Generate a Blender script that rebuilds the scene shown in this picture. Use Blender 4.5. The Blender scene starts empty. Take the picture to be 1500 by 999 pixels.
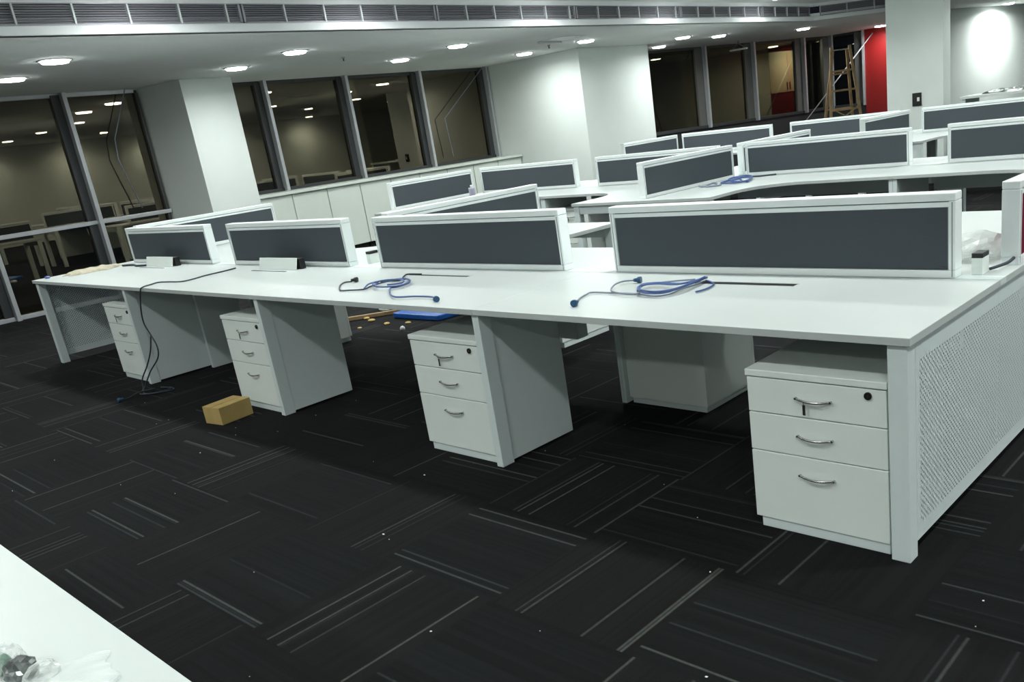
import bpy, math, random
from mathutils import Vector, Matrix
random.seed(7)
S = bpy.context.scene
COL = S.collection
PI = math.pi

# ------------------------------------------------------------------ camera
F = 1277.874
yaw, pitch, roll = -0.7529, -0.3159, -0.132
cy_, sy_, cp_, sp_ = math.cos(yaw), math.sin(yaw), math.cos(pitch), math.sin(pitch)
fwd = Vector((sy_*cp_, cy_*cp_, sp_))
rt0 = Vector((cy_, -sy_, 0)); up0 = rt0.cross(fwd)
rt = rt0*math.cos(roll) + up0*math.sin(roll)
up = -rt0*math.sin(roll) + up0*math.cos(roll)
cam_d = bpy.data.cameras.new('camera'); cam = bpy.data.objects.new('camera', cam_d); COL.objects.link(cam)
M = Matrix((rt, up, -fwd)).transposed().to_4x4(); M.translation = Vector((0.9949, -2.3997, 1.4662))
cam.matrix_world = M
cam_d.sensor_fit = 'HORIZONTAL'; cam_d.sensor_width = 36.0
cam_d.lens = F/1500*36.0
cam_d.shift_x = -130.68/1500; cam_d.shift_y = 94.46/1500
cam_d.clip_start = 0.02; cam_d.clip_end = 200
S.camera = cam

# ------------------------------------------------------------------ world, exposure, lamp strengths
wd = bpy.data.worlds.new('night'); S.world = wd; wd.use_nodes = True
wd.node_tree.nodes['Background'].inputs[0].default_value = (0.004, 0.005, 0.008, 1)
wd.node_tree.nodes['Background'].inputs[1].default_value = 1.0
S.view_settings.view_transform = 'Standard'; S.view_settings.look = 'None'
S.view_settings.gamma = 1; S.view_settings.use_curve_mapping = False
S.view_settings.exposure = 0.52
LIGHT_COL = (0.95, 1.0, 0.975)
SOFFIT_W = 11.6        # downlights in the low ceiling by the windows
UPPER_W = 13.6         # downlights in the high ceiling over the desks
Z_SOF, Z_UP = 2.60, 2.88

# ------------------------------------------------------------------ materials
MATS = {}
def pmat(name, col, rough=0.5, metal=0.0, spec=0.5, noise=0.0, nscale=30, bump=0.0, emit=None, estr=0):
    m = bpy.data.materials.new(name); m.use_nodes = True; nt = m.node_tree
    b = nt.nodes['Principled BSDF']
    b.inputs['Base Color'].default_value = (*col, 1); b.inputs['Roughness'].default_value = rough
    b.inputs['Metallic'].default_value = metal; b.inputs['Specular IOR Level'].default_value = spec
    if noise or bump:
        tc = nt.nodes.new('ShaderNodeTexCoord'); n = nt.nodes.new('ShaderNodeTexNoise')
        n.inputs['Scale'].default_value = nscale; n.inputs['Detail'].default_value = 4
        nt.links.new(tc.outputs['Object'], n.inputs['Vector'])
        if noise:
            r = nt.nodes.new('ShaderNodeValToRGB')
            r.color_ramp.elements[0].color = (*[max(0, c*(1-noise)) for c in col], 1); r.color_ramp.elements[0].position = .3
            r.color_ramp.elements[1].color = (*[min(1, c*(1+noise)) for c in col], 1); r.color_ramp.elements[1].position = .7
            nt.links.new(n.outputs['Fac'], r.inputs['Fac']); nt.links.new(r.outputs['Color'], b.inputs['Base Color'])
        if bump:
            bp = nt.nodes.new('ShaderNodeBump'); bp.inputs['Strength'].default_value = bump; bp.inputs['Distance'].default_value = .004
            nt.links.new(n.outputs['Fac'], bp.inputs['Height']); nt.links.new(bp.outputs['Normal'], b.inputs['Normal'])
    if emit:
        b.inputs['Emission Color'].default_value = (*emit, 1); b.inputs['Emission Strength'].default_value = estr
    MATS[name] = m; return m

desk_mel = pmat('white_desktop_laminate', (.535, .575, .562), .4, spec=.4, noise=.012, nscale=6)
melamine = pmat('white_melamine', (.80, .86, .82), .42, spec=.4, noise=.015, nscale=6)
powder = pmat('white_powder_coated_steel', (.70, .78, .77), .38, noise=.01)
alu = pmat('white_aluminium_profile', (.88, .93, .925), .3, spec=.6)
groove_m = pmat('grey_rubber_groove', (.23, .27, .27), .6)
paint = pmat('white_wall_paint', (.71, .765, .735), .75, spec=.25, noise=.02, nscale=2)
ceil_m = pmat('ceiling_paint', (.86, .88, .87), .85, spec=.2, noise=.01, nscale=1.5)
bulk_m = pmat('bulkhead_paint', (.88, .90, .91), .7, spec=.3)
cab_m = pmat('cabinet_laminate', (.66, .72, .66), .45, noise=.02, nscale=4)
fab = pmat('grey_blue_fabric', (.078, .091, .103), .95, spec=.1, noise=.12, nscale=420, bump=.25)
fab_red = pmat('maroon_fabric', (.16, .015, .035), .95, spec=.1, noise=.12, nscale=420, bump=.25)
chrome = pmat('brushed_chrome', (.50, .52, .50), .22, metal=1)
blackm = pmat('black_plastic', (.008, .009, .010), .4)
dark_in = pmat('dark_recess', (.01, .011, .012), .9)
mull_m = pmat('aluminium_mullion', (.50, .52, .54), .35, metal=.4, noise=.04, nscale=8)
mull_g = pmat('grey_window_jamb', (.12, .12, .112), .5)
mull_d = pmat('dark_window_frame', (.035, .04, .042), .5)
grille_m = pmat('grey_grille_metal', (.40, .39, .43), .4, metal=.2)
kraft = pmat('brown_cardboard', (.44, .31, .11), .85, noise=.08, nscale=12)
tape_m = pmat('tan_packing_tape', (.42, .31, .13), .4)
wood = pmat('raw_ladder_wood', (.30, .20, .10), .7, noise=.25, nscale=9)
red_p = pmat('red_wall_paint', (.27, .006, .006), .55, noise=.04, nscale=2)
blue_c = pmat('blue_cable_rubber', (.065, .115, .30), .45)
grey_c = pmat('grey_cable_rubber', (.20, .235, .30), .5)
darkc = pmat('dark_cable_rubber', (.03, .04, .055), .5)
plug_b = pmat('blue_plug_plastic', (.012, .07, .16), .35)
blue_pl = pmat('blue_packing_plastic', (.010, .085, .34), .35, noise=.2, nscale=20)
brown_paper = pmat('crumpled_brown_paper', (.48, .44, .33), .8, noise=.18, nscale=25, bump=.6)
paper_w = pmat('white_paper', (.75, .78, .76), .7)
silver = pmat('crumpled_foil', (.16, .175, .17), .3, metal=.7, noise=.5, nscale=40)
greenp = pmat('green_plastic', (.05, .16, .09), .4)
redp = pmat('red_plastic', (.28, .03, .04), .4)
orange = pmat('orange_label', (.55, .22, .07), .5)
lav = pmat('pale_violet_plastic', (.42, .40, .52), .4)
lens_m = pmat('lit_lamp_lens', (.9, .9, .9), .3, emit=(.95, 1, .985), estr=26.0)
trim_m = pmat('white_lamp_trim', (.75, .78, .78), .4)
warm_l = pmat('warm_lamp_glow', (.9, .6, .3), .3, emit=(1, .55, .25), estr=3.0)
lint = pmat('white_lint', (.7, .75, .75), .9)

def plastic_film():
    m = bpy.data.materials.new('clear_plastic_film'); m.use_nodes = True; nt = m.node_tree
    for n in list(nt.nodes): nt.nodes.remove(n)
    o = nt.nodes.new('ShaderNodeOutputMaterial'); mx = nt.nodes.new('ShaderNodeMixShader')
    t = nt.nodes.new('ShaderNodeBsdfTransparent'); p = nt.nodes.new('ShaderNodeBsdfPrincipled')
    p.inputs['Base Color'].default_value = (.78, .83, .81, 1); p.inputs['Roughness'].default_value = .18
    lw = nt.nodes.new('ShaderNodeLayerWeight'); lw.inputs['Blend'].default_value = .45
    mr = nt.nodes.new('ShaderNodeMapRange'); mr.inputs['To Min'].default_value = .18; mr.inputs['To Max'].default_value = .7
    nt.links.new(lw.outputs['Facing'], mr.inputs['Value']); nt.links.new(mr.outputs['Result'], mx.inputs['Fac'])
    nt.links.new(t.outputs[0], mx.inputs[1]); nt.links.new(p.outputs[0], mx.inputs[2]); nt.links.new(mx.outputs[0], o.inputs[0])
    return m
film = plastic_film()

def glass_mat(name='window_glass', add=.045, ior=1.75, mul=1.0):
    m = bpy.data.materials.new(name); m.use_nodes = True; nt = m.node_tree
    for n in list(nt.nodes): nt.nodes.remove(n)
    o = nt.nodes.new('ShaderNodeOutputMaterial'); mx = nt.nodes.new('ShaderNodeMixShader')
    t = nt.nodes.new('ShaderNodeBsdfTransparent'); t.inputs[0].default_value = (.55, .56, .5, 1)
    g = nt.nodes.new('ShaderNodeBsdfGlossy'); g.inputs['Color'].default_value = (1.0, .86, .64, 1); g.inputs['Roughness'].default_value = .01
    fr = nt.nodes.new('ShaderNodeFresnel'); fr.inputs['IOR'].default_value = ior
    ad = nt.nodes.new('ShaderNodeMath'); ad.operation = 'MULTIPLY_ADD'; ad.inputs[1].default_value = mul; ad.inputs[2].default_value = add
    nt.links.new(fr.outputs[0], ad.inputs[0]); nt.links.new(ad.outputs[0], mx.inputs['Fac'])
    nt.links.new(t.outputs[0], mx.inputs[1]); nt.links.new(g.outputs[0], mx.inputs[2]); nt.links.new(mx.outputs[0], o.inputs[0])
    return m
glass = glass_mat(); glass_far = glass_mat('window_glass_far', 0.0, 1.5, .4)

class NG:
    """tiny helper for building math node graphs"""
    def __init__(s, nt): s.nt = nt
    def m(s, op, a, b=None, c=None):
        n = s.nt.nodes.new('ShaderNodeMath'); n.operation = op
        for i, v in enumerate((a, b, c)):
            if v is None: continue
            if isinstance(v, (int, float)): n.inputs[i].default_value = v
            else: s.nt.links.new(v, n.inputs[i])
        return n.outputs[0]
    def mixc(s, f, a, b):
        n = s.nt.nodes.new('ShaderNodeMix'); n.data_type = 'RGBA'
        for i, v in ((0, f), (6, a), (7, b)):
            if isinstance(v, (int, float, tuple)): n.inputs[i].default_value = v
            else: s.nt.links.new(v, n.inputs[i])
        return n.outputs[2]
    def wn(s, x, y, z):
        c = s.nt.nodes.new('ShaderNodeCombineXYZ')
        for i, v in enumerate((x, y, z)):
            if isinstance(v, (int, float)): c.inputs[i].default_value = v
            else: s.nt.links.new(v, c.inputs[i])
        w = s.nt.nodes.new('ShaderNodeTexWhiteNoise'); w.noise_dimensions = '3D'
        s.nt.links.new(c.outputs[0], w.inputs['Vector']); return w.outputs['Value']

def carpet_mat():
    m = bpy.data.materials.new('carpet_tiles'); m.use_nodes = True; nt = m.node_tree; g = NG(nt)
    b = nt.nodes['Principled BSDF']; b.inputs['Roughness'].default_value = .95; b.inputs['Specular IOR Level'].default_value = .12
    tc = nt.nodes.new('ShaderNodeTexCoord'); sp = nt.nodes.new('ShaderNodeSeparateXYZ'); nt.links.new(tc.outputs['Object'], sp.inputs[0])
    X, Y = sp.outputs[0], sp.outputs[1]
    u = g.m('DIVIDE', g.m('SUBTRACT', X, .108), .601); v = g.m('DIVIDE', g.m('SUBTRACT', Y, .247), .540)
    i = g.m('FLOOR', u); j = g.m('FLOOR', v); fu = g.m('FRACT', u); fv = g.m('FRACT', v)
    par = g.m('FLOORED_MODULO', g.m('ADD', i, j), 2.0)            # 1 = stripes along X
    def sel(a, b_): return g.m('ADD', g.m('MULTIPLY', par, a), g.m('MULTIPLY', g.m('SUBTRACT', 1.0, par), b_))
    t = sel(fv, fu)                                              # across the stripes
    NS = 46.0
    st = g.m('MULTIPLY', t, NS); k = g.m('FLOOR', st); fk = g.m('FRACT', st)
    h = g.wn(g.m('ADD', i, .37), g.m('ADD', j, .71), k); h2 = g.wn(g.m('ADD', i, 7.1), g.m('ADD', j, 3.3), g.m('ADD', k, .5))
    prof = g.m('SUBTRACT', 1.0, g.m('MULTIPLY', g.m('ABSOLUTE', g.m('SUBTRACT', fk, .5)), 1.7))
    prof = g.m('MAXIMUM', prof, 0.0)
    bright = g.m('MULTIPLY', g.m('GREATER_THAN', h, .918), g.m('ADD', .08, g.m('MULTIPLY', h2, .50)))
    # along-stripe mottling
    n = nt.nodes.new('ShaderNodeTexNoise'); n.inputs['Scale'].default_value = 60; n.inputs['Detail'].default_value = 3
    nt.links.new(tc.outputs['Object'], n.inputs['Vector'])
    bright = g.m('MULTIPLY', g.m('MULTIPLY', bright, prof), g.m('ADD', .55, g.m('MULTIPLY', n.outputs['Fac'], .9)))
    fine = nt.nodes.new('ShaderNodeTexNoise'); fine.inputs['Scale'].default_value = 240; fine.inputs['Detail'].default_value = 2
    nt.links.new(tc.outputs['Object'], fine.inputs['Vector'])
    faint = g.m('MULTIPLY', h2, .45)
    base = g.mixc(par, (.0062, .0057, .0058, 1), (.0050, .0056, .0058, 1))
    base = g.mixc(g.m('MULTIPLY', faint, g.m('ADD', .3, fine.outputs['Fac'])), base, (.013, .0145, .015, 1))
    tint = g.mixc(h2, (.095, .115, .13, 1), (.105, .115, .10, 1))
    c = g.mixc(bright, base, tint)
    nt.links.new(c, b.inputs['Base Color'])
    bp = nt.nodes.new('ShaderNodeBump'); bp.inputs['Strength'].default_value = .35; bp.inputs['Distance'].default_value = .003
    nt.links.new(fine.outputs['Fac'], bp.inputs['Height']); nt.links.new(bp.outputs['Normal'], b.inputs['Normal'])
    return m
carpet = carpet_mat()

def perf_mat(ya, yb):
    """white steel sheet with staggered round holes (real holes: the sheet is see-through there)"""
    m = bpy.data.materials.new('perforated_white_steel'); m.use_nodes = True; nt = m.node_tree; g = NG(nt)
    b = nt.nodes['Principled BSDF']; b.inputs['Base Color'].default_value = (.68, .76, .76, 1); b.inputs['Roughness'].default_value = .4
    tc = nt.nodes.new('ShaderNodeTexCoord'); sp = nt.nodes.new('ShaderNodeSeparateXYZ'); nt.links.new(tc.outputs['Object'], sp.inputs[0])
    Y, Z = sp.outputs[1], sp.outputs[2]
    P = .0215
    row = g.m('DIVIDE', Z, P*.5); rk = g.m('FLOOR', row)
    off = g.m('MULTIPLY', g.m('FLOORED_MODULO', rk, 2.0), .5)
    a = g.m('SUBTRACT', g.m('FRACT', g.m('ADD', g.m('DIVIDE', Y, P), off)), .5)
    c_ = g.m('MULTIPLY', g.m('SUBTRACT', g.m('FRACT', row), .5), .5)
    d = g.m('SQRT', g.m('ADD', g.m('MULTIPLY', a, a), g.m('MULTIPLY', c_, c_)))
    hole = g.m('LESS_THAN', d, .19)
    inz = g.m('MULTIPLY', g.m('GREATER_THAN', Z, .105), g.m('LESS_THAN', Z, .655))
    iny = g.m('MULTIPLY', g.m('GREATER_THAN', Y, ya), g.m('LESS_THAN', Y, yb))
    hole = g.m('MULTIPLY', hole, g.m('MULTIPLY', inz, iny))
    nt.links.new(g.m('SUBTRACT', 1.0, hole), b.inputs['Alpha'])
    return m
perf = perf_mat(.10, .90); perf_rear = perf_mat(-.1, 1.50)

# ------------------------------------------------------------------ mesh helpers
class MB:
    def __init__(s): s.v = []; s.f = []; s.sm = []
    def box(s, x0, y0, z0, x1, y1, z1):
        n = len(s.v)
        x0, x1 = min(x0, x1), max(x0, x1); y0, y1 = min(y0, y1), max(y0, y1); z0, z1 = min(z0, z1), max(z0, z1)
        s.v += [(x0,y0,z0),(x1,y0,z0),(x1,y1,z0),(x0,y1,z0),(x0,y0,z1),(x1,y0,z1),(x1,y1,z1),(x0,y1,z1)]
        for q in ((0,3,2,1),(4,5,6,7),(0,1,5,4),(1,2,6,5),(2,3,7,6),(3,0,4,7)): s.f.append(tuple(n+i for i in q)); s.sm.append(False)
        return s
    def prism(s, pts, z0, z1):
        n = len(s.v); k = len(pts)
        area = sum(pts[i][0]*pts[(i+1)%k][1]-pts[(i+1)%k][0]*pts[i][1] for i in range(k))
        if area < 0: pts = pts[::-1]
        s.v += [(x, y, z0) for x, y in pts] + [(x, y, z1) for x, y in pts]
        s.f.append(tuple(n+i for i in range(k))[::-1]); s.f.append(tuple(n+k+i for i in range(k))); s.sm += [False]*2
        for i in range(k): s.f.append((n+i, n+(i+1)%k, n+k+(i+1)%k, n+k+i)); s.sm.append(False)
        return s
    def prism_x(s, prof, x0, x1):      # profile in (y,z) swept along x
        m = MB().prism(prof, x0, x1); n = len(s.v)
        s.v += [(z, x, y) for x, y, z in m.v]; s.f += [tuple(n+i for i in f) for f in m.f]; s.sm += m.sm
        return s
    def tube(s, pts, r, seg=8, cap=True, r1=None):
        pts = [Vector(p) for p in pts]; n = len(s.v); N = len(pts); prev = None
        for i, p in enumerate(pts):
            t = (pts[min(i+1, N-1)]-pts[max(i-1, 0)]).normalized()
            if prev is None:
                a = Vector((0,0,1)) if abs(t.z) < .9 else Vector((1,0,0)); nx = t.cross(a).normalized()
            else:
                nx = (prev - t*prev.dot(t)).normalized()
            prev = nx; ny = t.cross(nx)
            rr = r if r1 is None else r+(r1-r)*i/(N-1)
            for k in range(seg):
                a = 2*PI*k/seg; s.v.append(tuple(p+nx*math.cos(a)*rr+ny*math.sin(a)*rr))
        for i in range(N-1):
            for k in range(seg):
                s.f.append((n+i*seg+k, n+i*seg+(k+1)%seg, n+(i+1)*seg+(k+1)%seg, n+(i+1)*seg+k)); s.sm.append(True)
        if cap:
            s.f.append(tuple(n+k for k in range(seg))[::-1]); s.f.append(tuple(n+(N-1)*seg+k for k in range(seg))); s.sm += [False]*2
        return s
    def bar(s, a, b, w, h):            # rectangular bar between two points
        a, b = Vector(a), Vector(b); t = (b-a).normalized()
        u_ = Vector((0,0,1)) if abs(t.z) < .95 else Vector((0,1,0))
        x = t.cross(u_).normalized()*w/2; y = x.normalized().cross(t)*h/2; n = len(s.v)
        for p in (a, b): s.v += [tuple(p-x-y), tuple(p+x-y), tuple(p+x+y), tuple(p-x+y)]
        for q in ((0,3,2,1),(4,5,6,7),(0,1,5,4),(1,2,6,5),(2,3,7,6),(3,0,4,7)): s.f.append(tuple(n+i for i in q)); s.sm.append(False)
        return s
    def build(s, name, mat, parent=None, bevel=0.0, loc=None, rz=0, label=None, seg=2):
        me = bpy.data.meshes.new(name); me.from_pydata(s.v, [], s.f); me.validate()
        if len(me.polygons) == len(s.sm):
            for p, q in zip(me.polygons, s.sm): p.use_smooth = q
        for mt in (mat if isinstance(mat, list) else [mat]): me.materials.append(mt)
        o = bpy.data.objects.new(name, me); COL.objects.link(o)
        if parent: o.parent = parent
        if loc: o.location = loc
        if rz: o.rotation_euler.z = rz
        if bevel:
            b = o.modifiers.new('bevel', 'BEVEL'); b.width = bevel; b.segments = seg; b.limit_method = 'ANGLE'; b.angle_limit = math.radians(40)
        if label: o['label'] = label
        return o

def thing(name, loc=(0,0,0), rz=0, label=None, cat=None, group=None):
    o = bpy.data.objects.new(name, None); COL.objects.link(o); o.location = loc; o.rotation_euler.z = rz
    o.empty_display_size = .1
    tag(o, label, cat, group); return o
def tag(o, label=None, cat=None, group=None, kind=None):
    if label: o['label'] = label
    if cat: o['category'] = cat
    if group: o['group'] = group
    if kind: o['kind'] = kind
    return o
def struct(o, label=None, cat=None): return tag(o, label, cat, None, 'structure')
def copy_tree(o, parent=None):
    c = o.copy(); COL.objects.link(c)
    if parent: c.parent = parent
    for ch in list(o.children): copy_tree(ch, c)
    return c
def smooth_path(pts, n=6):
    P = [Vector(p) for p in pts]; out = []
    for i in range(len(P)-1):
        p0 = P[max(i-1,0)]; p1 = P[i]; p2 = P[i+1]; p3 = P[min(i+2, len(P)-1)]
        for k in range(n):
            t = k/n
            out.append(.5*((2*p1)+(-p0+p2)*t+(2*p0-5*p1+4*p2-p3)*t*t+(-p0+3*p1-3*p2+p3)*t**3))
    out.append(P[-1]); return out

# ------------------------------------------------------------------ room shell
fl = MB().box(-13, -7.2, -.12, 7.2, 27.2, 0).build('floor', carpet); struct(fl, 'dark striped carpet tiles laid quarter turned', 'floor')
# low ceiling along the windows
sof = [(-11.72,-7), (-6.93,-7), (-6.93,12.68), (-5.42,14.42), (-7.5,20.3), (-8.6,19.6), (-11.72,19.6)]
struct(MB().prism(sof, Z_SOF, Z_SOF+.12).build('ceiling', ceil_m), 'low white ceiling with downlights along the windows', 'ceiling')
up_poly = [(-6.93,-7), (7,-7), (7,27), (-7.5,27), (-7.5,20.3), (-5.42,14.42), (-6.93,12.68)]
struct(MB().prism(up_poly, Z_UP, Z_UP+.12).build('ceiling', ceil_m), 'high white ceiling over the desks', 'ceiling')
struct(MB().box(7, -7.2, 0, 7.15, 27.2, Z_UP+.12).build('wall_right', paint))
struct(MB().box(-12.4, -7.2, 0, 7.2, -7.0, Z_UP+.12).build('wall_near', paint))
struct(MB().box(-7.7, 27.0, 0, 7.2, 27.15, Z_UP+.12).build('wall_far', paint))
struct(MB().prism([(-7.5,20.3),(-6.0,27.1),(-6.15,27.1),(-7.65,20.3)], 0, Z_UP+.1).build('wall_recess', paint), 'white wall washed by a downlight behind the pillar', 'wall')
prt = MB().prism([(-5.05,12.5), (-5.42,14.42), (-7.5,20.3), (-7.64,20.3), (-5.56,14.42), (-5.2,12.5)], 0, Z_UP); struct(prt.build('wall_partition', paint))
struct(MB().box(-8.33, 17.8, 0, -6.63, 17.95, Z_SOF).build('wall_red', red_p), 'bright red end wall beyond the ladder', 'wall')
# boxed columns
struct(MB().prism([(-11.75,2.93), (-10.77,3.14), (-10.77,3.84), (-11.75,3.84)], 0, Z_SOF).build('wall_column', paint, bevel=.004), 'white boxed column between the window groups', 'column')
struct(MB().box(-11.75, 9.15, 0, -9.30, 11.03, Z_SOF).build('wall_column', paint, bevel=.004), 'wide white boxed column with a bright light scallop', 'column')
pil = MB().box(-5.38, 12.2, 0, -4.46, 12.50, Z_UP).build('wall_pillar', paint, bevel=.004)
struct(pil, 'white pillar carrying the black switch plate', 'pillar')
# bulkhead between the two ceiling heights
def bulk(a, b, ext=True):
    a, b = Vector((*a, 0)), Vector((*b, 0)); d = (b-a); L = d.length; ang = math.atan2(d.y, d.x)
    o = thing('trim_1', (a.x, a.y, 0), ang)
    MB().box(0, 0, Z_SOF-.0, L, .10, Z_SOF+.07).build('bulkhead_lip', bulk_m, o, bevel=.006)
    MB().box(0, .0, Z_SOF+.23, L, .10, Z_UP).build('bulkhead_top', bulk_m, o)
    return o, L
b1, L1 = bulk((-6.9,-7), (-6.9,12.7)); struct(b1, 'white bulkhead with a long air grille', 'bulkhead')
b2, L2 = bulk((-6.9,12.7), (-5.42,14.40)); b2.name = 'trim_2'; struct(b2, 'short angled bulkhead beside the pillar', 'bulkhead')
# local +y of trim_1 points to -x (behind the face), so the grille sits just behind the face
def grille(par, x0, x1, step, label):
    g = thing('air_grille', par.location, par.rotation_euler.z, label, 'vent')
    z0, z1 = Z_SOF+.07, Z_SOF+.23
    MB().box(x0, .07, z0, x1, .075, z1).build('backing', dark_in, g)
    m = MB(); m.box(x0, -.004, z0, x1, .03, z0+.008); m.box(x0, -.004, z1-.008, x1, .03, z1); m.box(x0, -.004, z0, x0+.02, .03, z1); m.box(x1-.02, -.004, z0, x1, .03, z1)
    m.build('frame', grille_m, g)
    n = 8; sl = MB()
    for i in range(n):
        z = z0+.018+(z1-z0-.036)*i/(n-1)
        sl.prism_x([(.002, z-.006), (.004, z-.008), (.022, z+.006), (.020, z+.008)], x0+.02, x1-.02)
    sl.build('louvre_blades', grille_m, g)
    k = x0+step
    while k < x1-.1:
        MB().box(k-.007, -.006, z0+.004, k+.007, .034, z1-.004).build('divider', trim_m, g); k += step
    return g
Y0 = -7
segs = [(-2.45,-.25), (-.22,2.03), (2.045,4.26), (4.28,6.5), (6.52,8.75), (8.77,11.0), (11.02,12.58)]
names = ['leftmost', 'second from the left', 'third from the left', 'fourth from the left', 'fifth from the left', 'sixth from the left', 'last before the angled corner']
for (a, b), nm in zip(segs, names):
    gg = grille(b1, a-Y0, b-Y0, .4233 if b-a > 2 else .39, 'grey louvred air grille length in the bulkhead, %s' % nm); gg['group'] = 'air grille lengths in the bulkhead'
gg = grille(b2, .12, L2-.02, .5, 'grey louvred air grille in the angled bulkhead beside the pillar')

# ------------------------------------------------------------------ windows (structure)
WX = -11.62
wn = [0]
def window(y0, y1, z0, z1, midrail=None, x=WX, x1=None, lowz=0, thick=.05, label=None, endm=True, dark=None, dw=.10, gl=None):
    """bay between two points in plan: (x,y0)-(x1,y1)"""
    wn[0] += 1
    if x1 is None: x1 = x
    a = Vector((x, y0, 0)); b = Vector((x1, y1, 0)); d = b-a; L = d.length
    o = thing('window_%d' % wn[0], (x, y0, 0), math.atan2(d.y, d.x)); struct(o, label, 'window' if label else None)
    # local x along the wall, local -y into the room
    m = MB(); m.box(0, -.05, z0, L, .05, z0+thick); m.box(0, -.01, z1-.05, L, .05, z1)
    if midrail: m.box(0, -.05, midrail, L, .05, midrail+thick)
    m.build('frame', mull_m if midrail else mull_d, o, bevel=.003)
    if endm: MB().box(L-.025, -.13, z0, L+.025, .05, z1).build('mullion', mull_m, o, bevel=.004)
    MB().box(L-.026-dw, -.03, z0+.02, L-.026, .05, z1-.02).build('inner_frame', dark or mull_d, o)
    MB().box(0, .02, z0+.02, L, .026, z1-.02).build('pane', gl or glass, o)
    return o
window(-2.0,-.6, 0, Z_SOF, .98); window(-.6,.75, 0, Z_SOF, .98)
window(.75,2.0, 0, Z_SOF, .98, label='tall dark window bay at the left edge'); window(2.0,2.95, 0, Z_SOF, .98, endm=False, dw=.03, label='dark window bay beside the boxed column')
for a, b in ((3.84,4.72), (4.72,6.12), (6.12,7.58), (7.58,9.10)): window(a, b, 1.02, Z_SOF)
# far window group, slightly turned
P0, P1 = Vector((-10.42,12.35)), Vector((-9.2,17.75))
def along(t): return P0+(P1-P0)*t
ts = [-.27, -.03, .28, .54, .83, 1.0]
segs_w = [(along(a), along(b)) for a, b in zip(ts[:-1], ts[1:])]+[(P1, Vector((-8.36, 17.86)))]
for A, B in segs_w:
    w = window(A.y, B.y, .98, Z_SOF, x=A.x, x1=B.x, thick=.06, dark=mull_g, dw=.20, gl=glass_far)
ff, fb = along(-.27), along(1.0)
struct(MB().prism([(ff.x,ff.y), (fb.x,fb.y), (fb.x-.14,fb.y), (ff.x-.14,ff.y)], 0, .98).build('wall_sill', mull_d), 'dark low wall under the far windows', 'wall')
struct(MB().prism([(P1.x,P1.y), (-8.33,17.86), (-8.33,18.0), (P1.x-.1,18.0)], 0, .98).build('wall_sill', mull_d))
struct(MB().box(WX-.1, 3.84, 0, WX+.1, 9.15, 1.02).build('wall_spandrel', paint))
struct(MB().box(WX-.1, -7, 0, WX+.1, -2.0, Z_SOF).build('wall_left', paint))
struct(MB().box(-12.0, 11.0, 0, -9.4, 11.15, Z_SOF).build('wall_return', mull_d))

# low cabinets under the middle windows
proto = None
cy = 3.86
for i in range(9):
    lab = 'pale grey low cabinet unit under the middle windows, number %d' % (i+1)
    pos = ['beside the boxed column', 'second along from the boxed column', 'third along from the boxed column', 'fourth along from the boxed column', 'middle one of nine', 'fourth from the wide column', 'third from the wide column', 'second from the wide column', 'touching the wide column'][i]
    lab = 'pale low cabinet unit under the middle windows, ' + pos
    if i == 0:
        c = thing('low_cabinet', (-10.97, cy, 0), 0, lab, 'cabinet', 'low cabinets under the windows')
        MB().box(-.52, .002, .08, -.02, .576, .985).build('body', cab_m, c)
        MB().box(-.50, .01, 0, -.06, .57, .08).build('plinth', dark_in, c)
        MB().box(-.019, .004, .085, 0, .574, .98).build('door', cab_m, c, bevel=.002)
        proto = c
    else:
        c = copy_tree(proto); c.location = (-10.97, cy, 0); c['label'] = lab
    cy += .585
tag(MB().box(-11.5, 3.86, .987, -10.93, 9.13, 1.025).build('window_ledge', cab_m, bevel=.004), 'long pale ledge on top of the low cabinets', 'shelf')

# ------------------------------------------------------------------ downlights
def make_downlight(x, y, z, watts, label, group, spread=165, proto=[None]):
    if proto[0] is None:
        t = thing('downlight', (x, y, z))
        m = MB(); n = 32; v = m.v
        for r, zz in ((.15, 0), (.15, -.008), (.128, -.010), (.122, -.004)):
            for k in range(n): v.append((r*math.cos(2*PI*k/n), r*math.sin(2*PI*k/n), zz))
        for q in range(3):
            for k in range(n): m.f.append((q*n+k, q*n+(k+1)%n, (q+1)*n+(k+1)%n, (q+1)*n+k)); m.sm.append(True)
        m.build('trim_ring', trim_m, t)
        m = MB(); m.v = [(.112*math.cos(2*PI*k/n), .112*math.sin(2*PI*k/n), -.026) for k in range(n)]+[(.123*math.cos(2*PI*k/n), .123*math.sin(2*PI*k/n), -.001) for k in range(n)]
        m.f = [tuple(range(n))[::-1], tuple(range(n, 2*n))]+[(k, (k+1)%n, n+(k+1)%n, n+k) for k in range(n)]; m.sm = [False]*len(m.f)
        m.build('lens', lens_m, t); proto[0] = t
    else:
        t = copy_tree(proto[0]); t.location = (x, y, z)
    tag(t, label, 'ceiling light', group)
    ld = bpy.data.lights.new('downlight_lamp', 'AREA'); ld.shape = 'DISK'; ld.size = .22; ld.energy = watts; ld.color = LIGHT_COL; ld.spread = math.radians(spread)
    lo = bpy.data.objects.new('downlight_lamp', ld); COL.objects.link(lo); lo.parent = t; lo.location = (0, 0, -.030)
    return t
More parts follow.
